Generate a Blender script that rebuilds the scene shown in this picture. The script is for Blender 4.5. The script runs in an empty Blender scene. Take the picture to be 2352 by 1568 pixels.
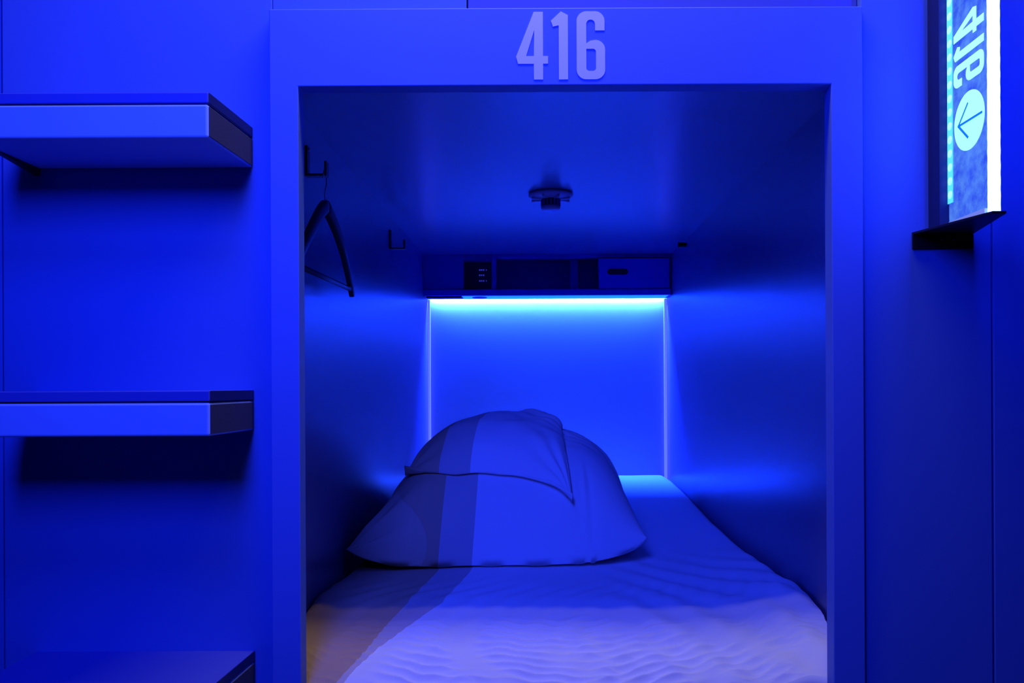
import bpy, bmesh, math, random
from mathutils import Vector, noise, Matrix

S = bpy.context.scene
COL = S.collection
random.seed(4)

# ------------------------------------------------------------------ camera
cam_data = bpy.data.cameras.new('camera')
cam = bpy.data.objects.new('camera', cam_data); COL.objects.link(cam)
cam.location = (0, 0, 1.0)
cam.rotation_euler = (math.radians(90), math.radians(0.28), 0)
cam_data.sensor_width = 36.0
cam_data.lens = 29.97
cam_data.shift_x = -54 / 2352
cam_data.shift_y = 101 / 2352
cam_data.clip_start = 0.02
S.camera = cam

# ------------------------------------------------------------------ view, world, corridor lamps
S.view_settings.view_transform = 'Standard'
S.view_settings.look = 'None'
S.view_settings.gamma = 1.0
S.view_settings.exposure = 0.0
S.view_settings.use_curve_mapping = False

w = bpy.data.worlds.new('dim blue corridor air'); S.world = w
w.use_nodes = True
w.node_tree.nodes['Background'].inputs[0].default_value = (0.006, 0.010, 1, 1)
w.node_tree.nodes['Background'].inputs[1].default_value = 0.02

def area_light(name, loc, target, sx, sy, color, power, spread=180):
    d = bpy.data.lights.new(name, 'AREA'); d.shape = 'RECTANGLE'
    d.size = sx; d.size_y = sy; d.color = color; d.energy = power
    d.spread = math.radians(spread)
    o = bpy.data.objects.new(name, d); COL.objects.link(o)
    o.location = loc
    o.rotation_euler = (Vector(target) - Vector(loc)).to_track_quat('-Z', 'Y').to_euler()
    return o

area_light('blue_corridor_lamp', (-0.40, 0.35, 2.32), (-0.20, 1.50, 0.85), 0.42, 0.30, (0.017, 0.043, 1.0), 6.5, 118)
area_light('blue_lamp_across_corridor', (-0.46, -0.18, 1.95), (-0.32, 1.42, 1.42), 0.38, 0.62, (0.018, 0.044, 1.0), 12.5, 100)
area_light('white_ceiling_slot_lamp', (0.05, 1.165, 2.46), (0.05, 1.20, 0.0), 0.9, 0.020, (1.0, 0.86, 0.10), 1.7)
area_light('white_ceiling_wash_lamp', (0.05, 1.255, 2.46), (0.05, 1.275, 0.0), 0.9, 0.10, (1.0, 0.88, 0.50), 6.8)

# ------------------------------------------------------------------ helpers
def mat(name, color, rough=0.5, spec=0.5, metal=0.0, emit=None, strength=0.0, bump=0.0, bscale=200.0, var=0.0, vscale=4.0, coat=0.0):
    m = bpy.data.materials.new(name); m.use_nodes = True
    nt = m.node_tree; b = nt.nodes['Principled BSDF']
    b.inputs['Base Color'].default_value = (*color, 1)
    b.inputs['Roughness'].default_value = rough
    b.inputs['Specular IOR Level'].default_value = spec
    b.inputs['Metallic'].default_value = metal
    b.inputs['Coat Weight'].default_value = coat
    b.inputs['Coat Roughness'].default_value = rough
    if emit:
        b.inputs['Emission Color'].default_value = (*emit, 1)
        b.inputs['Emission Strength'].default_value = strength
    tc = nt.nodes.new('ShaderNodeTexCoord')
    if var:
        n = nt.nodes.new('ShaderNodeTexNoise'); n.inputs['Scale'].default_value = vscale
        n.inputs['Detail'].default_value = 4
        nt.links.new(tc.outputs['Object'], n.inputs['Vector'])
        mx = nt.nodes.new('ShaderNodeMixRGB'); mx.blend_type = 'MIX'
        mx.inputs[1].default_value = (*[c * (1 - var) for c in color], 1)
        mx.inputs[2].default_value = (*[min(1, c * (1 + var)) for c in color], 1)
        nt.links.new(n.outputs['Fac'], mx.inputs[0])
        nt.links.new(mx.outputs[0], b.inputs['Base Color'])
    if bump:
        n2 = nt.nodes.new('ShaderNodeTexNoise'); n2.inputs['Scale'].default_value = bscale
        n2.inputs['Detail'].default_value = 3
        nt.links.new(tc.outputs['Object'], n2.inputs['Vector'])
        bp = nt.nodes.new('ShaderNodeBump'); bp.inputs['Strength'].default_value = bump
        bp.inputs['Distance'].default_value = 0.002
        nt.links.new(n2.outputs['Fac'], bp.inputs['Height'])
        nt.links.new(bp.outputs['Normal'], b.inputs['Normal'])
    return m

M = {
    'facade': mat('blue wall paint', (0.10, 0.20, 0.58), 0.62, 0.25, bump=0.05, bscale=120, var=0.03),
    'frame': mat('blue frame lacquer', (0.115, 0.21, 0.64), 0.50, 0.3),
    'recess': mat('darker blue panel', (0.09, 0.12, 0.55), 0.6, 0.25),
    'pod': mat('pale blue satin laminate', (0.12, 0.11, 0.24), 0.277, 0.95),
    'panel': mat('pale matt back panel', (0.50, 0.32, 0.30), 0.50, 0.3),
    'step': mat('step front paint', (0.42, 0.60, 0.92), 0.55, 0.3, var=0.03),
    'step_end': mat('raw grey step end', (0.055, 0.055, 0.13), 0.9, 0.1, bump=0.3, bscale=900, var=0.25, vscale=500),
    'tread': mat('dark blue step tread', (0.08, 0.10, 0.45), 0.6, 0.3),
    'cabinet': mat('dark blue cabinet laminate', (0.06, 0.08, 0.42), 0.45, 0.4),
    'door': mat('blue cabinet door', (0.07, 0.09, 0.62), 0.45, 0.4),
    'black': mat('black metal', (0.008, 0.008, 0.012), 0.4, 0.4),
    'blackmatt': mat('matt black plastic', (0.010, 0.010, 0.02), 0.7, 0.3),
    'steel': mat('dark blue powder coated steel', (0.010, 0.014, 0.09), 0.45, 0.4),
    'chrome': mat('bright metal', (0.6, 0.6, 0.65), 0.25, 0.5, metal=1.0),
    'plastic': mat('pale blue plastic', (0.60, 0.65, 0.92), 0.35, 0.6),
    'white': mat('white plastic', (0.80, 0.80, 0.85), 0.4, 0.5),
    'vinyl': mat('white vinyl lettering', (0.85, 0.85, 0.88), 0.55, 0.3),
    'darkwood': mat('black stained wood', (0.020, 0.018, 0.05), 0.45, 0.4, var=0.3, vscale=60),
    'led': mat('blue led tape', (0.3, 0.3, 0.4), 0.5, emit=(0.0055, 0.037, 1.0), strength=10500),
    'diffuser': mat('under cabinet diffuser', (0.2, 0.4, 0.8), 0.5, emit=(0.0015, 0.040, 1.0), strength=7),
    'ledside': mat('corner light diffuser', (0.3, 0.4, 0.5), 0.5, emit=(0.26, 0.34, 1.0), strength=0.42),
    'tube': mat('sign front led tube', (0.8, 0.8, 0.8), 0.5, emit=(0.016, 0.028, 1.0), strength=95),
    'leddot': mat('sign led dot', (0.8, 0.8, 0.8), 0.5, emit=(0.09, 0.28, 1.0), strength=3.4),
    'ledtape': mat('sign led tape', (0.3, 0.5, 0.8), 0.5, emit=(0.03, 0.34, 1.0), strength=2.2),
    'glyph': mat('etched sign glyph', (0.5, 0.8, 0.8), 0.5, emit=(0.36, 1.0, 1.0), strength=0.95),
    'arrow': mat('arrow stroke', (0.02, 0.15, 0.5), 0.5, emit=(0.0, 0.18, 0.8), strength=0.8),
    'indicator': mat('pale indicator print', (0.5, 0.5, 0.6), 0.5, emit=(0.10, 0.10, 0.8), strength=0.22),
    'floor': mat('dark corridor floor', (0.02, 0.02, 0.05), 0.5, 0.4, var=0.1),
}

M['pod'].node_tree.nodes['Principled BSDF'].inputs['IOR'].default_value = 1.55

def obj(name, bm, m, parent=None, smooth=False, bevel=0.0, segs=2):
    me = bpy.data.meshes.new(name)
    bmesh.ops.recalc_face_normals(bm, faces=bm.faces)
    bm.to_mesh(me); bm.free()
    o = bpy.data.objects.new(name, me); COL.objects.link(o)
    if m is not None: me.materials.append(m)
    if smooth:
        for p in me.polygons: p.use_smooth = True
    if bevel:
        md = o.modifiers.new('bevel', 'BEVEL'); md.width = bevel; md.segments = segs; md.limit_method = 'ANGLE'
    if parent is not None:
        o.parent = parent
        o.matrix_parent_inverse = Matrix.Translation(-Vector(parent.location))
    return o

def tag(o, label, cat, group=None):
    o['label'] = label; o['category'] = cat
    if group: o['group'] = group
    return o

def struct(o):
    o['kind'] = 'structure'; return o

def thing(name, loc, label, cat, group=None):
    e = bpy.data.objects.new(name, None); COL.objects.link(e)
    e.location = loc; e.empty_display_size = 0.05
    return tag(e, label, cat, group)

def copy_thing(src, dz=0.0, dx=0.0, dy=0.0, label=None):
    r = src.copy(); COL.objects.link(r)
    r.location = src.location + Vector((dx, dy, dz))
    if label: r['label'] = label
    for ch in list(src.children):
        c = ch.copy(); COL.objects.link(c); c.parent = r
        c.matrix_parent_inverse = ch.matrix_parent_inverse.copy()
    return r

def box(bm, x0, x1, y0, y1, z0, z1):
    vs = [bm.verts.new((x, y, z)) for x in (x0, x1) for y in (y0, y1) for z in (z0, z1)]
    for f in ((0, 1, 3, 2), (4, 6, 7, 5), (0, 4, 5, 1), (2, 3, 7, 6), (0, 2, 6, 4), (1, 5, 7, 3)):
        bm.faces.new([vs[i] for i in f])
    return vs

def B(*a):
    bm = bmesh.new(); box(bm, *a); return bm

def prism(bm, poly, axis, a, b):
    """polygon (list of 2-tuples) extruded between a and b along axis"""
    def p3(p, t):
        if axis == 'z': return (p[0], p[1], t)
        if axis == 'x': return (t, p[0], p[1])
        return (p[0], t, p[1])
    lo = [bm.verts.new(p3(p, a)) for p in poly]; hi = [bm.verts.new(p3(p, b)) for p in poly]
    bm.faces.new(lo); bm.faces.new(hi[::-1])
    n = len(poly)
    for i in range(n): bm.faces.new((lo[i], lo[(i + 1) % n], hi[(i + 1) % n], hi[i]))

def sweep(bm, pts, rx, ry=None, n=10, up=Vector((1, 0, 0)), taper=None, square=False):
    """tube with elliptical (or squarish) section along pts; rx along 'up', ry along the other normal"""
    ry = ry or rx; pts = [Vector(p) for p in pts]; rings = []
    for i, p in enumerate(pts):
        t = (pts[min(i + 1, len(pts) - 1)] - pts[max(i - 1, 0)]).normalized()
        b = t.cross(up).normalized(); u = b.cross(t).normalized()
        k = taper(i / (len(pts) - 1)) if taper else 1
        ring = []
        for j in range(n):
            a = 2 * math.pi * j / n; c, s = math.cos(a), math.sin(a)
            if square:
                c = math.copysign(abs(c) ** 0.45, c); s = math.copysign(abs(s) ** 0.45, s)
            ring.append(bm.verts.new(p + u * (rx * k * c) + b * (ry * k * s)))
        rings.append(ring)
    for r0, r1 in zip(rings, rings[1:]):
        for j in range(n): bm.faces.new((r0[j], r0[(j + 1) % n], r1[(j + 1) % n], r1[j]))
    bm.faces.new(rings[0][::-1]); bm.faces.new(rings[-1])

def lathe(bm, prof, cx, cy, n=48):
    rings = []
    for r, z in prof:
        rings.append([bm.verts.new((cx + r * math.cos(2 * math.pi * j / n), cy + r * math.sin(2 * math.pi * j / n), z)) for j in range(n)])
    for r0, r1 in zip(rings, rings[1:]):
        for j in range(n): bm.faces.new((r0[j], r0[(j + 1) % n], r1[(j + 1) % n], r1[j]))
    if prof[0][0] > 1e-6: bm.faces.new(rings[0][::-1])
    if prof[-1][0] > 1e-6: bm.faces.new(rings[-1])
    bmesh.ops.remove_doubles(bm, verts=bm.verts, dist=1e-6)

def flat_shape(name, loops, to3d, depth, m, parent):
    """2D outline with holes -> thin solid, mapped into place by to3d(a, b, d)"""
    cu = bpy.data.curves.new(name + '_tmp', 'CURVE'); cu.dimensions = '2D'; cu.fill_mode = 'BOTH'; cu.extrude = 0.5
    for lp in loops:
        sp = cu.splines.new('POLY'); sp.points.add(len(lp) - 1)
        for q, (a, b) in zip(sp.points, lp): q.co = (a, b, 0, 1)
        sp.use_cyclic_u = True
    tmp = bpy.data.objects.new(name + '_tmp', cu)
    COL.objects.link(tmp)
    dg = bpy.context.evaluated_depsgraph_get()
    me = bpy.data.meshes.new_from_object(tmp.evaluated_get(dg))
    bpy.data.objects.remove(tmp); bpy.data.curves.remove(cu)
    bm = bmesh.new(); bm.from_mesh(me); bpy.data.meshes.remove(me)
    bmesh.ops.remove_doubles(bm, verts=bm.verts, dist=1e-7)
    for v in bm.verts: v.co = Vector(to3d(v.co.x, v.co.y, (v.co.z + 0.5) * depth))
    return obj(name, bm, m, parent)

def sstep(a, b, x):
    t = max(0.0, min(1.0, (x - a) / (b - a))); return t * t * (3 - 2 * t)

# ------------------------------------------------------------------ dimensions (metres)
YF, YL = 1.42, 1.455                 # frame face and back of its lip
OX0, OX1, OZ = -0.393, 0.495, 1.500  # opening in the frame
PX0, PX1 = -0.445, 0.545             # pod interior walls
PZ, YB = 1.524, 3.54                 # pod ceiling and back wall
FX0, FX1, FZ = -0.441, 0.5475, 1.629 # outside of the frame
YW = 1.44                            # corridor wall beside the frame

# ------------------------------------------------------------------ setting
struct(obj('floor', B(-2.2, 2.2, -1.2, 1.47, -0.05, 0.0), M['floor']))
struct(obj('ceiling', B(-2.2, 2.2, -1.2, 1.47, 2.55, 2.60), M['facade']))
def wall(name, x0, x1, z0, z1, y=YW, m='facade', bev=0.0015):
    return struct(obj(name, B(x0, x1, y, y + 0.03, z0, z1), M[m], bevel=bev))
wall('wall_left_panel', -0.8985, FX0 - 0.0005, 0.0, 2.55)
wall('wall_left_far_panel', -2.2, -0.9015, 0.0, 2.55, YW + 0.002)
wall('wall_right_panel', FX1 + 0.001, 0.7655, 0.0, 2.55, 1.430)
wall('wall_right_far_panel', 0.7685, 2.2, 0.0, 2.55, 1.430)
wall('wall_upper_left', FX0, -0.1135, FZ + 0.0005, 2.55, YW)
wall('wall_upper_right', -0.1115, FX1, FZ + 0.0035, 2.55, YW + 0.004, 'recess')

# frame round the pod mouth: one ring-shaped trim
fr = bmesh.new()
poly = [(FX0, 0.30), (FX0, FZ), (FX1, FZ), (FX1, 0.30), (OX1, 0.30), (OX1, OZ), (OX0, OZ), (OX0, 0.30)]
prism(fr, poly, 'y', YF, YL)
struct(obj('trim_1', fr, M['frame'], bevel=0.0016, segs=2))
struct(obj('trim_2', B(FX0, FX1, YF, YL, 0.0, 0.299), M['frame']))

# pod shell
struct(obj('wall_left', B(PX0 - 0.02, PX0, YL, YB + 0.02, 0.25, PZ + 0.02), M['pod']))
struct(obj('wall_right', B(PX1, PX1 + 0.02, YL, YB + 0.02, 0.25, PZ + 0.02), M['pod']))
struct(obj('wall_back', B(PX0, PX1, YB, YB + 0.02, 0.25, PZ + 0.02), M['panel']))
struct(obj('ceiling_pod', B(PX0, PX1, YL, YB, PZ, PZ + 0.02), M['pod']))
struct(obj('floor_pod', B(PX0, PX1, YL, YB, 0.25, 0.30), M['cabinet']))

# ------------------------------------------------------------------ steps on the left wall
def step(name, z_top, label, bracket):
    """slab (z_top is the top of the slab) with a tread board on it, slightly slanted right end"""
    yf, yb = 1.263, YW
    xf, xb = (480 - 1230) / 1958 * yf, (582 - 1230) / 1958 * yb
    XL = -0.845
    t = thing(name, (xb - 0.35, yb, z_top), label, 'step', 'wall steps beside the pod')
    s = bmesh.new(); prism(s, [(XL, yf), (xf, yf), (xb, yb), (XL, yb)], 'z', z_top - 0.0495, z_top)
    so = obj('slab', s, M['step'], t, bevel=0.0035, segs=3)
    e = bmesh.new()
    d = 0.0022; m_ = 0.003
    ux, uy = (xb - xf), (yb - yf); L = math.hypot(ux, uy); ux /= L; uy /= L; nx, ny = uy, -ux
    a = (xf + ux * 0.004 - nx * 0.001, yf + uy * 0.004 - ny * 0.001); b = (xb - ux * 0.002 - nx * 0.001, yb - uy * 0.002 - ny * 0.001)
    prism(e, [a, b, (b[0] + nx * d, b[1] + ny * d), (a[0] + nx * d, a[1] + ny * d)], 'z', z_top - 0.0495 + m_, z_top - m_)
    eo = obj('end_cap', e, M['step_end'], t); eo['label'] = 'raw grey cut end of the slab'
    tr = bmesh.new()
    prism(tr, [(XL, yf + 0.001), (xf, yf + 0.001), (xb, yb), (XL, yb)], 'z', z_top + 0.0022, z_top + 0.0180)
    obj('tread', tr, M['tread'], t, bevel=0.0015)
    te = bmesh.new()
    prism(te, [a, b, (b[0] + nx * d, b[1] + ny * d), (a[0] + nx * d, a[1] + ny * d)], 'z', z_top + 0.0026, z_top + 0.0176)
    to = obj('tread_edge', te, M['steel'], t); to['label'] = 'dark end edge of the tread board'
    gr = bmesh.new()
    prism(gr, [(XL + 0.006, yf + 0.006), (xf - 0.006, yf + 0.006), (xb - 0.004, yb), (XL + 0.006, yb)], 'z', z_top - 0.001, z_top + 0.003)
    obj('joint_strip', gr, M['blackmatt'], t)
    if bracket:
        k = bmesh.new()
        prism(k, [(yb, z_top - 0.0495), (yf + 0.05, z_top - 0.0495), (yb, z_top - 0.0495 - 0.012)], 'x', XL, XL + 0.012)
        bo = obj('bracket', k, M['black'], t, bevel=0.002); bo['label'] = 'black triangular support bracket'
    return t
step('wall_step', 1 + 650 / 1958 * 1.263, 'topmost blue wall step, underside visible, with a black bracket below', True)
step('wall_step', 1 - 36 / 1958 * 1.263, 'middle blue wall step, level with the camera, seen edge-on', False)
step('wall_step', 0.537, 'lowest wall step, cut by the bottom edge of the photo, top surface showing', False)

# ------------------------------------------------------------------ big 416 on the lintel
def arc(cx, cy, rx, ry, a0, a1, n=10):
    return [(cx + rx * math.cos(math.radians(a0 + (a1 - a0) * i / n)), cy + ry * math.sin(math.radians(a0 + (a1 - a0) * i / n))) for i in range(n + 1)]
# outlines in a 0..1 high box (b up), built from crop pixels
def G(pts): return [((x - 1538) / 408, (478 - y) / 408) for x, y in pts]
DIG4 = [G([(1645, 72), (1700, 72), (1700, 337), (1730, 337), (1730, 383), (1700, 383), (1700, 478), (1645, 478), (1645, 383), (1550, 383), (1538, 340)]),
        G([(1598, 337), (1645, 337), (1648, 180)])]
DIG1 = [G([(1795, 478), (1795, 153), (1760, 161), (1748, 125), (1808, 70), (1850, 92), (1850, 478)])]
o6 = [(2070, 185), (2013, 185), (2013, 150)] + arc(1988, 148, 25, 28, 0, -90, 6) + arc(1984, 148, 24, 28, -90, -180, 6) + [(1960, 262)]
o6 += [(1985, 246)] + arc(2015, 300, 58, 58, -90, 0, 8) + arc(2015, 420, 58, 58, 0, 90, 8) + arc(1960, 420, 58, 58, 90, 180, 8)
o6 += arc(1960, 128, 58, 58, 180, 270, 8) + arc(2012, 128, 58, 58, 270, 360, 8)
h6 = arc(2000, 313, 18, 18, -90, 0, 5) + arc(2000, 410, 18, 18, 0, 90, 5) + arc(1978, 410, 18, 18, 90, 180, 5) + [(1960, 295)]
DIG6 = [G(o6), G(h6)]
Hn = 156 / 1958 * YF
x416 = (1189 - 1230) / 1958 * YF; z416 = 1 + (885 - 183) / 1958 * YF
num = thing('room_number', (0.03, YF, z416), 'large white number 416 on the lintel above the pod opening', 'number')
for dg_ in (DIG4, DIG1, DIG6):
    flat_shape('digit', dg_, lambda a, b, d: (x416 + a * Hn, YF - d * 0.6 - 0.0001, z416 + b * Hn), 0.0012, M['vinyl'], num)

# ------------------------------------------------------------------ lit blade sign on the right wall
SX0, SX1 = 0.6745, 0.6905
SYF, SYB, SZ0, SZ1 = 1.270, 1.387, 1.262, 1.80
sign = thing('room_sign', (0.68, 1.43, 1.25), 'lit blue blade sign with a mirrored 416 and arrow, projecting from the right wall', 'sign')
ch = bmesh.new(); box(ch, 0.660, 0.703, 1.390, 1.430, 1.254, SZ1)
obj('wall_channel', ch, M['steel'], sign, bevel=0.001)['label'] = 'dark steel upright against the wall'
pl = bmesh.new(); prism(pl, [(0.632, 1.4295), (0.6735, SYF - 0.016), (0.694, SYF - 0.016), (0.734, 1.4295)], 'z', 1.2495, 1.2535)
box(pl, 0.632, 0.734, 1.4255, 1.4295, 1.2255, 1.2495)
br = obj('bracket', pl, M['black'], sign, bevel=0.0006); br['label'] = 'black tapered bracket under the panel'
for x in (0.6815, 0.700):
    s = bmesh.new(); bmesh.ops.create_uvsphere(s, u_segments=12, v_segments=8, radius=0.0022)
    bmesh.ops.scale(s, vec=(1.3, 0.5, 0.7), verts=s.verts); bmesh.ops.translate(s, vec=(x, 1.4252, 1.2400), verts=s.verts)
    obj('screw', s, M['chrome'], br, smooth=True)
# acrylic pane: clear body with cloudy edge-lit glow
am = bpy.data.materials.new('edge lit acrylic'); am.use_nodes = True
nt = am.node_tree; nt.nodes.clear()
out = nt.nodes.new('ShaderNodeOutputMaterial'); tc = nt.nodes.new('ShaderNodeTexCoord')
n1 = nt.nodes.new('ShaderNodeTexNoise'); n1.inputs['Scale'].default_value = 38; n1.inputs['Detail'].default_value = 6; n1.inputs['Roughness'].default_value = 0.65
nt.links.new(tc.outputs['Object'], n1.inputs['Vector'])
cr = nt.nodes.new('ShaderNodeValToRGB')
cr.color_ramp.elements[0].position = 0.36; cr.color_ramp.elements[0].color = (0.030, 0.085, 0.90, 1)
cr.color_ramp.elements[1].position = 0.72; cr.color_ramp.elements[1].color = (0.13, 0.36, 1.0, 1)
nt.links.new(n1.outputs['Fac'], cr.inputs[0])
em = nt.nodes.new('ShaderNodeEmission'); em.inputs['Strength'].default_value = 1.0
nt.links.new(cr.outputs[0], em.inputs['Color'])
tr_ = nt.nodes.new('ShaderNodeBsdfTransparent'); tr_.inputs[0].default_value = (0.75, 0.85, 1, 1)
gl = nt.nodes.new('ShaderNodeBsdfGlossy'); gl.inputs['Roughness'].default_value = 0.1
m1 = nt.nodes.new('ShaderNodeMixShader'); m1.inputs[0].default_value = 0.80
m2 = nt.nodes.new('ShaderNodeMixShader'); m2.inputs[0].default_value = 0.06
nt.links.new(tr_.outputs[0], m1.inputs[1]); nt.links.new(em.outputs[0], m1.inputs[2])
nt.links.new(m1.outputs[0], m2.inputs[1]); nt.links.new(gl.outputs[0], m2.inputs[2])
nt.links.new(m2.outputs[0], out.inputs['Surface'])
pane = obj('acrylic_pane', B(SX0, SX1 - 0.002, SYF, SYB, SZ0, SZ1), am, sign)
obj('lower_edge', B(SX0 - 0.0012, SX1 - 0.002, SYF + 0.006, SYB, 1.2540, SZ0), M['ledside'], sign)
# front tube, glare of its diodes shaped into the mesh as a faint scallop
tb = bmesh.new(); pts = []
N = 120
for i in range(N + 1):
    z = 1.2545 + (SZ1 - 1.2545) * i / N
    pts.append((0.6822, SYF - 0.0045, z))
sweep(tb, pts, 0.0082, 0.0050, n=14, up=Vector((1, 0, 0)), square=True,
      taper=lambda t: 1 + 0.02 * math.cos(2 * math.pi * t * (SZ1 - 1.2545) / 0.0225))
to_ = obj('light_tube', tb, M['tube'], sign, smooth=True); to_['label'] = 'white-hot led tube along the front edge'
tape = obj('led_tape', B(SX0 - 0.0016, SX0 + 0.001, 1.374, 1.389, 1.292, SZ1), M['ledtape'], sign); tape['label'] = 'cyan dotted led tape along the wall edge'
for i in range(22):
    d = bmesh.new(); bmesh.ops.create_uvsphere(d, u_segments=12, v_segments=8, radius=0.005)
    bmesh.ops.scale(d, vec=(0.20, 1.5, 1.3), verts=d.verts)
    bmesh.ops.translate(d, vec=(SX0 - 0.0018, 1.3805, 1.305 + i * 0.0222), verts=d.verts)
    obj('led', d, M['leddot'], tape, smooth=True)
# mirrored figures: digit top points to the wall, digit right points down
hd = 0.092; yfoot = 1.277
for dg_, zc, ac in ((DIG4, 1.5575, 0.235), (DIG1, 1.5240, 0.640), (DIG6, 1.4865, 1.105)):
    flat_shape('digit', dg_, lambda a, b, d: (SX0 - 0.0003 - d, yfoot + b * hd, zc - (a - ac) * hd * 0.92), 0.0006, M['glyph'], sign)
disc = [[(math.cos(2 * math.pi * i / 64), math.sin(2 * math.pi * i / 64)) for i in range(64)]]
cy_, cz_ = 1.3215, 1.4075
dk = flat_shape('arrow_disc', disc, lambda a, b, d: (SX0 - 0.0003 - d, cy_ + a * 0.046, cz_ + b * 0.0455), 0.0006, M['glyph'], sign)
ab = bmesh.new()
def bar(bm, p, q, wd):
    p = Vector(p); q = Vector(q); t = (q - p).normalized(); n = Vector((-t.y, t.x)) * wd / 2
    prism(bm, [tuple(p + n), tuple(q + n), tuple(q - n), tuple(p - n)], 'x', SX0 - 0.0018, SX0 - 0.0010)
bar(ab, (1.353, cz_), (1.281, cz_ + 0.0004), 0.0032); bar(ab, (1.354, cz_ - 0.001), (1.323, cz_ + 0.028), 0.0022); bar(ab, (1.354, cz_ + 0.001), (1.323, cz_ - 0.026), 0.0036)
obj('arrow', ab, M['arrow'], dk)['label'] = 'thin blue arrow pointing to the wall'

# ------------------------------------------------------------------ overhead cabinet at the back of the pod
CY, CZ0, CZ1 = 3.40, 1.359, PZ
def cx(px): return (px - 1230) / 1958 * CY
cab = thing('overhead_cabinet', (0.05, YB, CZ0), 'dark blue overhead cabinet across the back of the pod', 'cabinet')
ZR = 1 + (885 - 664) / 1958 * CY     # top of the bottom rail
ZT = 1 + (885 - 592) / 1958 * CY
SLOT = 3.528
body = bmesh.new()
box(body, PX0, PX1, CY + 0.004, SLOT, CZ0, ZR)                    # bottom board
box(body, PX0, cx(1066), CY, SLOT, ZR, CZ1)                       # left end block
box(body, cx(1066), cx(1131), CY + 0.010, SLOT, ZR, CZ1)          # behind the control plate
box(body, cx(1131), cx(1141), CY, SLOT, ZR, CZ1)                  # divider
box(body, cx(1141), PX1, CY, SLOT, ZT, CZ1)                       # top rail
box(body, cx(1141), cx(1376), SLOT - 0.012, SLOT, ZR, ZT)         # niche back
box(body, cx(1312), cx(1330), CY + 0.05, SLOT - 0.012, ZR, ZT)    # inner divider
box(body, cx(1376), PX1, CY + 0.012, SLOT, ZR, ZT)                # behind the door
obj('carcass', body, M['cabinet'], cab, bevel=0.0008)
obj('bottom_rail', B(PX0, PX1 - 0.004, CY - 0.006, CY + 0.004, CZ0, ZR - 0.001), M['door'], cab, bevel=0.001)
cp = obj('control_panel', B(cx(1068), cx(1129), CY + 0.004, CY + 0.010, ZR + 0.004, 1 + (885 - 600) / 1958 * CY), M['blackmatt'], cab, bevel=0.001)
cp['label'] = 'black control plate with three rows of small marks'
for py in (619, 631, 644):
    zc = 1 + (885 - py) / 1958 * CY
    for k, x in enumerate((1103, 1107.5, 1112, 1118)):
        ww = 1.6 if k < 3 else 0.9
        if py == 631 and k == 3: continue
        obj('indicator', B(cx(x - ww), cx(x + ww), CY + 0.003, CY + 0.004, zc - 0.0028, zc + 0.0028), M['indicator'], cp)
dr = obj('door', B(cx(1377), cx(1538), CY - 0.006, CY + 0.011, ZR + 0.003, ZT - 0.004), M['door'], cab, bevel=0.0012)
hb = bmesh.new()
x0, x1, zc, r = cx(1396), cx(1443), 1 + (885 - 625.5) / 1958 * CY, 0.0115
prism(hb, [(x1 - r + r * math.cos(a), zc + r * math.sin(a)) for a in [math.radians(-90 + 15 * i) for i in range(13)]] +
          [(x0 + r - r * math.cos(a), zc - r * math.sin(a)) for a in [math.radians(-90 + 15 * i) for i in range(13)]], 'y', CY - 0.0075, CY - 0.005)
hd_ = obj('handle', hb, M['black'], dr); hd_['label'] = 'black slot handle'
led = obj('led_strip', B(PX0 + 0.012, PX1 - 0.012, 3.5295, 3.5335, 1.3660, 1.3680), M['led'], cab); led['label'] = 'blue led strip hidden in the slot behind the cabinet'
obj('light_diffuser', B(cx(1062), PX1 - 0.012, CY + 0.012, 3.523, CZ0 - 0.0015, CZ0 + 0.0002), M['diffuser'], cab)['label'] = 'glowing pale blue diffuser under the cabinet'
obj('slot_cover', B(PX0, PX1, SLOT, YB, 1.3985, 1.404), M['white'], cab)
obj('vent_plate', B(PX0 + 0.01, cx(1060), CY + 0.012, CY + 0.075, CZ0 - 0.006, CZ0 - 0.0001), M['blackmatt'], cab)['label'] = 'dark flat plate under the left end'
pk = bmesh.new(); lathe(pk, [(0.030, CZ0 - 0.0016), (0.030, CZ0 - 0.004), (0.024, CZ0 - 0.006), (0.0, CZ0 - 0.006)], cx(1101), CY + 0.045, 32)
obj('puck_light', pk, M['steel'], cab, smooth=False)['label'] = 'small round unlit spotlight under the cabinet'

def corner_strip(x0, x1, label):
    o = obj('light_strip', B(x0, x1, YB - 0.014, YB - 0.002, 0.560, CZ0 - 0.002), M['ledside'], bevel=0.001)
    return tag(o, label, 'light strip', 'corner light strips beside the back panel')
corner_strip(PX0 + 0.001, PX0 + 0.011, 'thin glowing vertical light strip in the left back corner, behind the pillow')
corner_strip(PX1 - 0.012, PX1 - 0.001, 'thin glowing vertical light strip in the right back corner, down to the sheet')

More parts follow.
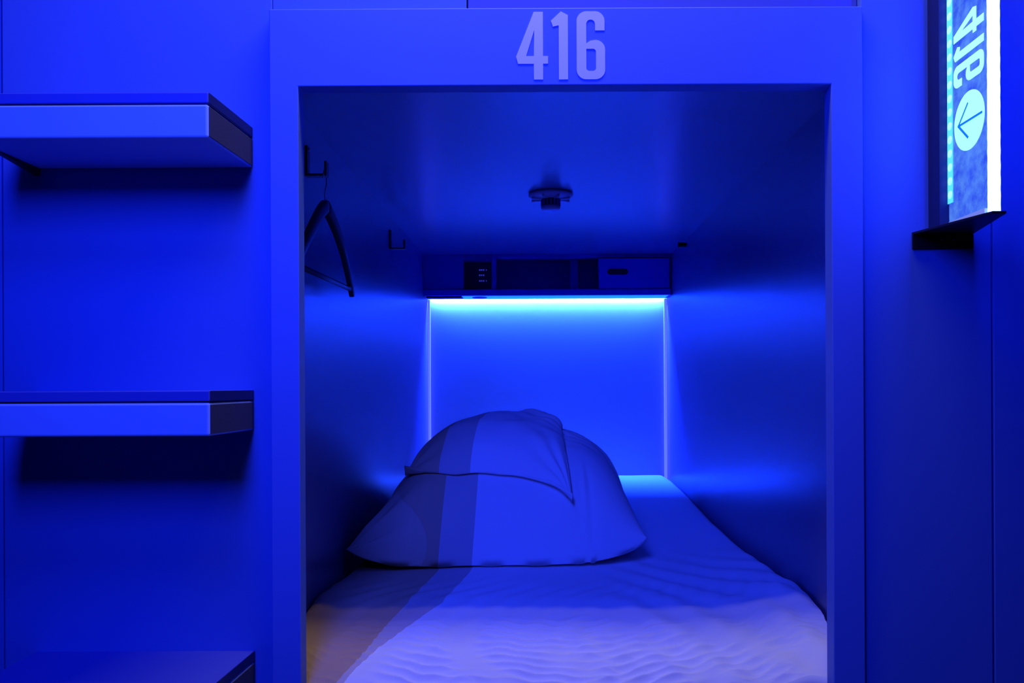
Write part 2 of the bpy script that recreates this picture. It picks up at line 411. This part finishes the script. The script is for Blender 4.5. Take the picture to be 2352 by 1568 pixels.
# ------------------------------------------------------------------ smoke detector
DX, DY = 0.044, 2.33
sd = thing('smoke_detector', (DX, DY, PZ), 'round smoke detector with a slotted centre on the pod ceiling', 'smoke detector')
b1 = bmesh.new(); lathe(b1, [(0.058, PZ), (0.061, PZ - 0.004), (0.060, PZ - 0.008), (0.048, PZ - 0.0135), (0.030, PZ - 0.016), (0.0, PZ - 0.016)], DX, DY)
obj('base_ring', b1, M['plastic'], sd, smooth=True)
b2 = bmesh.new(); lathe(b2, [(0.0, PZ - 0.015), (0.024, PZ - 0.015), (0.0245, PZ - 0.036), (0.0, PZ - 0.036)], DX, DY, 40)
sb = obj('sensor_cage', b2, M['steel'], sd); sb['label'] = 'dark slotted cage'
for i in range(16):
    a = 2 * math.pi * i / 16
    f = B(-0.0016, 0.0016, -0.0018, 0.0012, PZ - 0.036, PZ - 0.017)
    bmesh.ops.rotate(f, cent=(0, 0, 0), matrix=Matrix.Rotation(a + math.pi / 2, 3, 'Z'), verts=f.verts)
    bmesh.ops.translate(f, vec=(DX + 0.0252 * math.cos(a), DY + 0.0252 * math.sin(a), 0), verts=f.verts)
    obj('rib', f, M['door'], sb)
b3 = bmesh.new(); lathe(b3, [(0.0, PZ - 0.034), (0.0262, PZ - 0.035), (0.0262, PZ - 0.040), (0.022, PZ - 0.0455), (0.0, PZ - 0.0465)], DX, DY, 40)
obj('end_cap', b3, M['plastic'], sd, smooth=True)['label'] = 'pale rounded end cap'
for i in range(8):
    a = 2 * math.pi * (i + 0.5) / 8
    f = B(0.028, 0.056, -0.002, 0.002, PZ - 0.0185, PZ - 0.012)
    bmesh.ops.rotate(f, cent=(0, 0, 0), matrix=Matrix.Rotation(a, 3, 'Z'), verts=f.verts)
    bmesh.ops.translate(f, vec=(DX, DY, 0), verts=f.verts)
    obj('spoke', f, M['plastic'], sd, bevel=0.0006)

# ------------------------------------------------------------------ wall hooks
def hook(side, y, z, reach, label):
    """flat black J hook: wall plate, arm, upturned tip"""
    xw = PX0 if side > 0 else PX1
    h = thing('coat_hook', (xw, y, z), label, 'coat hook', 'black hooks in the pod')
    s = side
    def bx(a, b, *r):
        a, b = xw + s * a, xw + s * b
        return B(min(a, b), max(a, b), *r)
    obj('wall_plate', bx(0.0, 0.004, y - 0.010, y + 0.010, z, z + 0.055), M['black'], h, bevel=0.0008)
    obj('arm', bx(0.0, reach, y - 0.010, y + 0.010, z - 0.0045, z), M['black'], h, bevel=0.0008)
    obj('tip', bx(reach - 0.0045, reach, y - 0.010, y + 0.010, z, z + 0.024), M['black'], h, bevel=0.0008)
    sc = bmesh.new(); bmesh.ops.create_uvsphere(sc, u_segments=10, v_segments=6, radius=0.003)
    bmesh.ops.translate(sc, vec=(xw + s * 0.0042, y, z + 0.048), verts=sc.verts)
    obj('screw', sc, M['chrome'], h, smooth=True)
    return h
hook(1, 1.665, 1.414, 0.041, 'black hook on the left pod wall holding the coat hanger')
hook(1, 2.617, 1.424, 0.047, 'empty black hook on the left pod wall towards the cabinet')
kb = bmesh.new(); bmesh.ops.create_cone(kb, cap_ends=True, segments=24, radius1=0.008, radius2=0.011, depth=0.03)
bmesh.ops.rotate(kb, cent=(0, 0, 0), matrix=Matrix.Rotation(math.radians(-90), 3, 'Y'), verts=kb.verts)
bmesh.ops.translate(kb, vec=(PX1 - 0.015, 3.07, 1.503), verts=kb.verts)
tag(obj('wall_peg', kb, M['black'], bevel=0.002), 'small black knob high on the right pod wall by the cabinet', 'knob')

# ------------------------------------------------------------------ coat hanger
hg = thing('coat_hanger', (-0.409, 1.665, 1.355), 'dark wooden coat hanger hanging from the front left hook', 'coat hanger')
def hx(y): return -0.409 + (y - 1.665) * 0.03
for sgn in (1, -1):
    pts = []
    for i in range(15):
        t = i / 14
        y = 1.665 + sgn * t * (0.212 if sgn > 0 else 0.200)
        z = 1.352 - 0.150 * (0.55 * t + 0.45 * t ** 1.6) + 0.004 * math.sin(math.pi * t)
        pts.append((hx(y) + 0.004 * math.sin(math.pi * t), y, z))
    a = bmesh.new(); sweep(a, pts, 0.0075, 0.0105, n=14, up=Vector((1, 0, 0)), square=True, taper=lambda t: 1.15 - 0.35 * t)
    obj('shoulder', a, M['darkwood'], hg, smooth=True)
a = bmesh.new(); sweep(a, [(hx(1.475), 1.475, 1.212), (hx(1.866), 1.866, 1.212)], 0.005, n=12)
obj('trouser_bar', a, M['darkwood'], hg, smooth=True)
pts = [(-0.409, 1.665, 1.350), (-0.409, 1.665, 1.378), (-0.409, 1.668, 1.386)]
for i in range(13):
    th = math.radians(-70 + i * 250 / 12)
    pts.append((-0.409, 1.665 + 0.0135 * math.cos(th), 1.4050 + 0.0175 * math.sin(th)))
a = bmesh.new(); sweep(a, pts, 0.0016, n=10)
obj('hook', a, M['chrome'], hg, smooth=True)['label'] = 'thin metal wire hook'

# ------------------------------------------------------------------ bedding
def bedding_mat(name):
    m = bpy.data.materials.new(name); m.use_nodes = True; nt = m.node_tree; b = nt.nodes['Principled BSDF']
    b.inputs['Roughness'].default_value = 0.9; b.inputs['Specular IOR Level'].default_value = 0.1
    b.inputs['Sheen Weight'].default_value = 0.0
    at = nt.nodes.new('ShaderNodeAttribute'); at.attribute_name = 'stripe'
    ad = nt.nodes.new('ShaderNodeMath'); ad.operation = 'ADD'; ad.inputs[1].default_value = 0.5
    nt.links.new(at.outputs['Fac'], ad.inputs[0])
    cr = nt.nodes.new('ShaderNodeValToRGB'); r = cr.color_ramp; r.interpolation = 'CONSTANT'
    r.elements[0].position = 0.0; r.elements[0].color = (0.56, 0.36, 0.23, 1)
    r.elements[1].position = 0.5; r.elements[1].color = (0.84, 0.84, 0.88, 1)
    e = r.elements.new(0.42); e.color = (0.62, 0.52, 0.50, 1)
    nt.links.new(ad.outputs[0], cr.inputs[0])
    a2 = nt.nodes.new('ShaderNodeAttribute'); a2.attribute_name = 'motif'
    gt = nt.nodes.new('ShaderNodeMath'); gt.operation = 'GREATER_THAN'; gt.inputs[1].default_value = 0.0
    nt.links.new(a2.outputs['Fac'], gt.inputs[0])
    mx = nt.nodes.new('ShaderNodeMixRGB'); mx.inputs[2].default_value = (0.60, 0.42, 0.29, 1)
    nt.links.new(gt.outputs[0], mx.inputs[0]); nt.links.new(cr.outputs[0], mx.inputs[1])
    nt.links.new(mx.outputs[0], b.inputs['Base Color'])
    tc = nt.nodes.new('ShaderNodeTexCoord'); n = nt.nodes.new('ShaderNodeTexNoise'); n.inputs['Scale'].default_value = 900
    nt.links.new(tc.outputs['Object'], n.inputs['Vector'])
    bp = nt.nodes.new('ShaderNodeBump'); bp.inputs['Strength'].default_value = 0.15; bp.inputs['Distance'].default_value = 0.001
    nt.links.new(n.outputs['Fac'], bp.inputs['Height']); nt.links.new(bp.outputs[0], b.inputs['Normal'])
    return m
cloth = bedding_mat('striped cotton')

def grid_mesh(name, verts, nu, nv, attrs, m, parent=None, wrap=False):
    faces = []
    for j in range(nv - 1):
        for i in range(nu - 1):
            a = j * nu + i; faces.append((a, a + 1, a + nu + 1, a + nu))
    me = bpy.data.meshes.new(name); me.from_pydata(verts, [], faces); me.materials.append(m)
    for an, vals in attrs.items():
        at = me.attributes.new(an, 'FLOAT', 'POINT'); at.data.foreach_set('value', vals)
    me.polygons.foreach_set('use_smooth', [True] * len(me.polygons))
    o = bpy.data.objects.new(name, me); COL.objects.link(o)
    if parent:
        o.parent = parent; o.matrix_parent_inverse = Matrix.Translation(-Vector(parent.location))
    return o

def lerp_table(tab, x):
    if x <= tab[0][0]: return tab[0][1]
    for (x0, y0), (x1, y1) in zip(tab, tab[1:]):
        if x <= x1: return y0 + (y1 - y0) * (x - x0) / (x1 - x0)
    return tab[-1][1]
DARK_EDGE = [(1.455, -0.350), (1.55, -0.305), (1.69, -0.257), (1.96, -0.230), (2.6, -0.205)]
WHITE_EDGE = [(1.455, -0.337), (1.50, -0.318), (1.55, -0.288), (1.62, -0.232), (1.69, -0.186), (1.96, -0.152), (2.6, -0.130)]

def tri(t):
    t = t - math.floor(t); return abs(2 * t - 1)
def bed_base(x, y):
    z = 0.573 + 0.058 * sstep(2.1, 3.3, y)
    if y < 1.72: z -= 0.086 * ((1.72 - y) / 0.262) ** 1.45
    return z
def sheet_z(x, y):
    z = bed_base(x, y)
    z += 0.004 * noise.noise(Vector((x * 3.1, y * 2.3, 1.0))) + 0.0012 * noise.noise(Vector((x * 9, y * 6, 7.0)))
    # fine crumpled folds at the front edge
    mk = sstep(1.66, 1.55, y) * sstep(1.452, 1.475, y)
    if mk > 0:
        wb_ = 0.016 * noise.noise(Vector((x * 5, y * 4, 3.0))) + 0.006 * noise.noise(Vector((x * 17, y * 12, 9.0)))
        fam = ((0.30, 0.0190, 2.0, 0.0082), (-0.32, 0.0205, 21.0, 0.0082), (0.03, 0.0170, 37.0, 0.0064))
        pms = [math.exp(9 * noise.noise(Vector((x * 4.2 + f[2], y * 3.0, f[2])))) for f in fam]
        tot = sum(pms)
        brk = sstep(-0.45, 0.10, noise.noise(Vector((x * 11, y * 13, 71.0)))) * (0.35 + 0.65 * sstep(-0.30, -0.18, x)) * (1 - 0.5 * sstep(0.18, 0.32, x))
        for (sl, sp_, sd_, am0), p_ in zip(fam, pms):
            z += am0 * mk * brk * (p_ / tot) * (0.9 - 1.5 * abs(math.sin(math.pi * (y + sl * x + wb_) / sp_)) ** 0.9)
        z += 0.005 * mk * noise.noise(Vector((x * 9, y * 14, 5.0)))
    # long soft tension folds on the right
    rg = sstep(0.10, 0.26, x) * sstep(2.3, 1.75, y)
    z += 0.0035 * rg * math.sin(2 * math.pi * ((x - 0.22) * 1.0 + (y - 1.6) * 0.75 + 0.02 * noise.noise(Vector((x * 8, y * 5, 0)))) / 0.105)
    z += 0.0016 * sstep(1.95, 1.75, y) * math.sin(2 * math.pi * (x * 0.9 - y * 0.7 + 0.03 * noise.noise(Vector((x * 4, y * 6, 4)))) / 0.06)
    # hill near the right front corner
    z += 0.012 * math.exp(-((x - 0.47) / 0.05) ** 2 - ((y - 1.70) / 0.09) ** 2)
    # edges roll down beside the pod walls and at the head
    dl, dr_ = x - (PX0 + 0.004), (PX1 - 0.006) - x
    wob = 0.010 * noise.noise(Vector((y * 3.5, 2.0, 0.0)))
    kf = sstep(1.50, 2.05, y)
    z += 0.016 * sstep(0.38, 0.53, x) * sstep(2.7, 1.9, y) + 0.012 * sstep(-0.38, -0.44, x) * sstep(2.0, 1.75, y)
    for d, r in ((dl, 0.022), (dr_, 0.034 + wob)):
        if d < r: z -= 0.024 * kf * (1 - max(0.0, d) / r) ** 2.2
    db = 3.522 - y
    if db < 0.03: z -= 0.03 * (1 - max(0.0, db) / 0.03) ** 2
    return z
NX, NY = 400, 430
vs, st, mo = [], [], []
for j in range(NY):
    t = j / (NY - 1)
    if j < 6: y = 1.4575 + 0.0012 * j / 5
    else:
        t = (j - 6) / (NY - 7); y = 1.4587 + (3.522 - 1.4587) * (0.25 * t + 0.75 * t ** 3.0)
    for i in range(NX):
        x = PX0 + 0.004 + (PX1 - 0.006 - PX0 - 0.004) * i / (NX - 1)
        z = sheet_z(x, y)
        if j < 6: z -= 0.10 * (1 - j / 5)
        vs.append((x, y, z))
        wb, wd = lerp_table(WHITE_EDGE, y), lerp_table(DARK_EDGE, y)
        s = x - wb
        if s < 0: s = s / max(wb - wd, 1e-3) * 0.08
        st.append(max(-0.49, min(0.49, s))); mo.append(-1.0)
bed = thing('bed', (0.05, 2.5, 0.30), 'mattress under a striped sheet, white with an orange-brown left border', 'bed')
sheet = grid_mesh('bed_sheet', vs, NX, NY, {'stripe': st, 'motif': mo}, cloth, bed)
mt = bmesh.new(); box(mt, PX0 + 0.006, PX1 - 0.008, 1.475, 3.51, 0.301, 0.455)
obj('mattress', mt, M['white'], bed, bevel=0.03, segs=4)

def cushion(name, N, shape, attrs_fn):
    """closed pillow shell: shape(u, v, side) -> xyz, side +1 top / -1 bottom"""
    verts, stv, mov, idx = [], [], [], {}
    faces = []
    for side in (1, -1):
        for j in range(N):
            for i in range(N):
                edge = i in (0, N - 1) or j in (0, N - 1)
                if side == -1 and edge:
                    idx[(side, i, j)] = idx[(1, i, j)]; continue
                u, v = 2 * i / (N - 1) - 1, 2 * j / (N - 1) - 1
                # denser towards the rim
                u = math.copysign(1 - (1 - abs(u)) ** 1.35, u); v = math.copysign(1 - (1 - abs(v)) ** 1.35, v)
                p = shape(u, v, side)
                idx[(side, i, j)] = len(verts); verts.append(p)
                a, b = attrs_fn(u, v, side, p); stv.append(a); mov.append(b)
    for side in (1, -1):
        for j in range(N - 1):
            for i in range(N - 1):
                q = [idx[(side, i, j)], idx[(side, i + 1, j)], idx[(side, i + 1, j + 1)], idx[(side, i, j + 1)]]
                faces.append(q if side > 0 else q[::-1])
    me = bpy.data.meshes.new(name); me.from_pydata(verts, [], faces); me.materials.append(cloth)
    for an, vals in (('stripe', stv), ('motif', mov)):
        at = me.attributes.new(an, 'FLOAT', 'POINT'); at.data.foreach_set('value', vals)
    me.polygons.foreach_set('use_smooth', [True] * len(me.polygons))
    o = bpy.data.objects.new(name, me); COL.objects.link(o)
    return o

# big folded duvet
def duvet_xy(u, v):
    pin = 1 - 0.05 * (1 - v * v) * abs(u) ** 3
    pin2 = 1 - 0.05 * (1 - u * u) * abs(v) ** 3
    cn = 1 - 0.022 * (abs(u) ** 6) * (abs(v) ** 6)          # blunt corners
    x = -0.078 + (0.350 if u > 0 else 0.362) * u * pin * cn
    y = 2.34 + 0.36 * v * pin2 * cn
    y += 0.055 * u * sstep(0.0, -1.0, v) * abs(u)          # front left corner pulled forward
    return x, y
def duvet_shape(u, v, side):
    x, y = duvet_xy(u, v)
    pu, pv = 1 - abs(u) ** (2.3 if u < 0 else 4.2), 1 - abs(v) ** 2.6
    prof = max(0.0, pu) ** 0.66 * max(0.0, pv) ** 0.52
    rim = 0.006 + 0.055 * (abs(u) ** 5) * (abs(v) ** 2 if v < 0 else 0.6)
    bz = bed_base(x, y)
    if side > 0:
        h = 0.285 * prof
        h *= 1 + 0.05 * noise.noise(Vector((u * 1.7, v * 1.7, 4)))
        # gathers towards the left front corner and pleats on the back right
        cd = math.hypot(u + 1, v + 1)
        ang = math.atan2(v + 1, u + 1)
        h += 0.011 * math.exp(-(cd / 0.36) ** 2) * math.sin(ang * 13) * min(1, cd * 5)
        pl_ = math.exp(-((u - 0.42) / 0.22) ** 2 - ((v - 0.15) / 0.35) ** 2)
        h += 0.014 * pl_ * math.sin(2 * math.pi * (v * 1.0 + u * 0.35) / 0.17)
        h += 0.0022 * math.sin(2 * math.pi * (u + 0.04 * noise.noise(Vector((u * 4, v * 4, 1)))) / 0.31) * sstep(-0.6, -0.95, v)
        h += 0.0045 * math.exp(-((u - 0.52 + 0.05 * v) / 0.018) ** 2) * sstep(-0.55, -0.8, v)
        h -= 0.0035 * math.exp(-((u - 0.555 + 0.05 * v) / 0.02) ** 2) * sstep(-0.55, -0.8, v)
        h += 0.004 * math.exp(-((u + 0.55) / 0.02) ** 2) * sstep(-0.5, -0.85, v)
        h += 0.007 * noise.noise(Vector((u * 4.5, v * 4.5, 2.0))) * prof
        z = bz + rim + h
    else:
        z = bz + 0.004 + rim * (1 - prof) * 0.9
        z = min(z, bz + rim)
    return (x, y, z)
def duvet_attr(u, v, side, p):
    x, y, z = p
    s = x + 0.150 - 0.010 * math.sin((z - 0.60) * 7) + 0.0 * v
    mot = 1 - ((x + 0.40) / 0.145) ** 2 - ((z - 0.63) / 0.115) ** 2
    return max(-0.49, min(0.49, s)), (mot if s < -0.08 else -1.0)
duvet = tag(cushion('folded_duvet', 150, duvet_shape, duvet_attr), 'large folded striped duvet lying on the bed beneath the pillow', 'duvet')

# pillow on top of it
def duvet_top(x, y):
    u = (x + 0.078) / (0.350 if x > -0.078 else 0.362); v = (y - 2.34) / 0.36
    u = max(-0.99, min(0.99, u)); v = max(-0.99, min(0.99, v))
    return duvet_shape(u, v, 1)[2]
def pillow_shape(u, v, side):
    pin = 1 - 0.07 * (1 - v * v) * abs(u) ** 3
    pin2 = 1 - 0.06 * (1 - u * u) * abs(v) ** 3
    fr = (1 - v) / 2                                     # 1 at the front edge
    x = -0.124 + 0.210 * u * pin
    yf = 2.065 - 0.055 * max(0, u) ** 3 + 0.10 * max(0, -u) ** 2.5
    y = yf + (2.58 - yf) * (1 - fr) + 0.02 * (pin2 - 1) * v
    rest = lerp_table([(-1, 0.792), (-0.45, 0.776), (0.0, 0.772), (0.45, 0.782), (0.75, 0.768), (1, 0.736)], u)
    base = max(duvet_top(x, y) + 0.007, rest * fr ** 3)
    if u > 0: base = max(base, rest * fr ** 3)
    pu, pv = 1 - abs(u) ** (2.8 if u < 0 else 3.4), 1 - abs(v) ** 2.8
    prof = max(0.0, pu) ** 0.60 * max(0.0, pv) ** 0.55
    fl = 0.004 * math.sin(u * 7 + 1) * abs(v) ** 6
    if side > 0:
        h = 0.044 * prof
        h *= 1 + 0.10 * noise.noise(Vector((u * 2.1 + 5, v * 2.1, 8)))
        for (cu, cv) in ((1, -1), (-1, -1), (1, 1)):
            cd = math.hypot(u - cu, v - cv); ang = math.atan2(v - cv, u - cu)
            h += 0.0050 * math.exp(-(cd / 0.5) ** 2) * math.sin(ang * 11) * min(1, cd * 4)
        h += 0.0045 * math.sin(2 * math.pi * (u * 0.9 - v * 0.9 + 0.2 * noise.noise(Vector((u * 2, v * 2, 1)))) / 0.55) * prof * sstep(-0.1, 0.7, u)
        return (x, y, base + 0.005 + fl + max(0, h))
    return (x, y, base + (0.005 + fl) * (1 - min(1, prof * 6)))
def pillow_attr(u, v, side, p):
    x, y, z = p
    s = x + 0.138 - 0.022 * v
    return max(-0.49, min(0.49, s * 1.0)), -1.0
pillow = tag(cushion('pillow', 120, pillow_shape, pillow_attr), 'smaller striped pillow resting on top of the folded duvet', 'pillow')
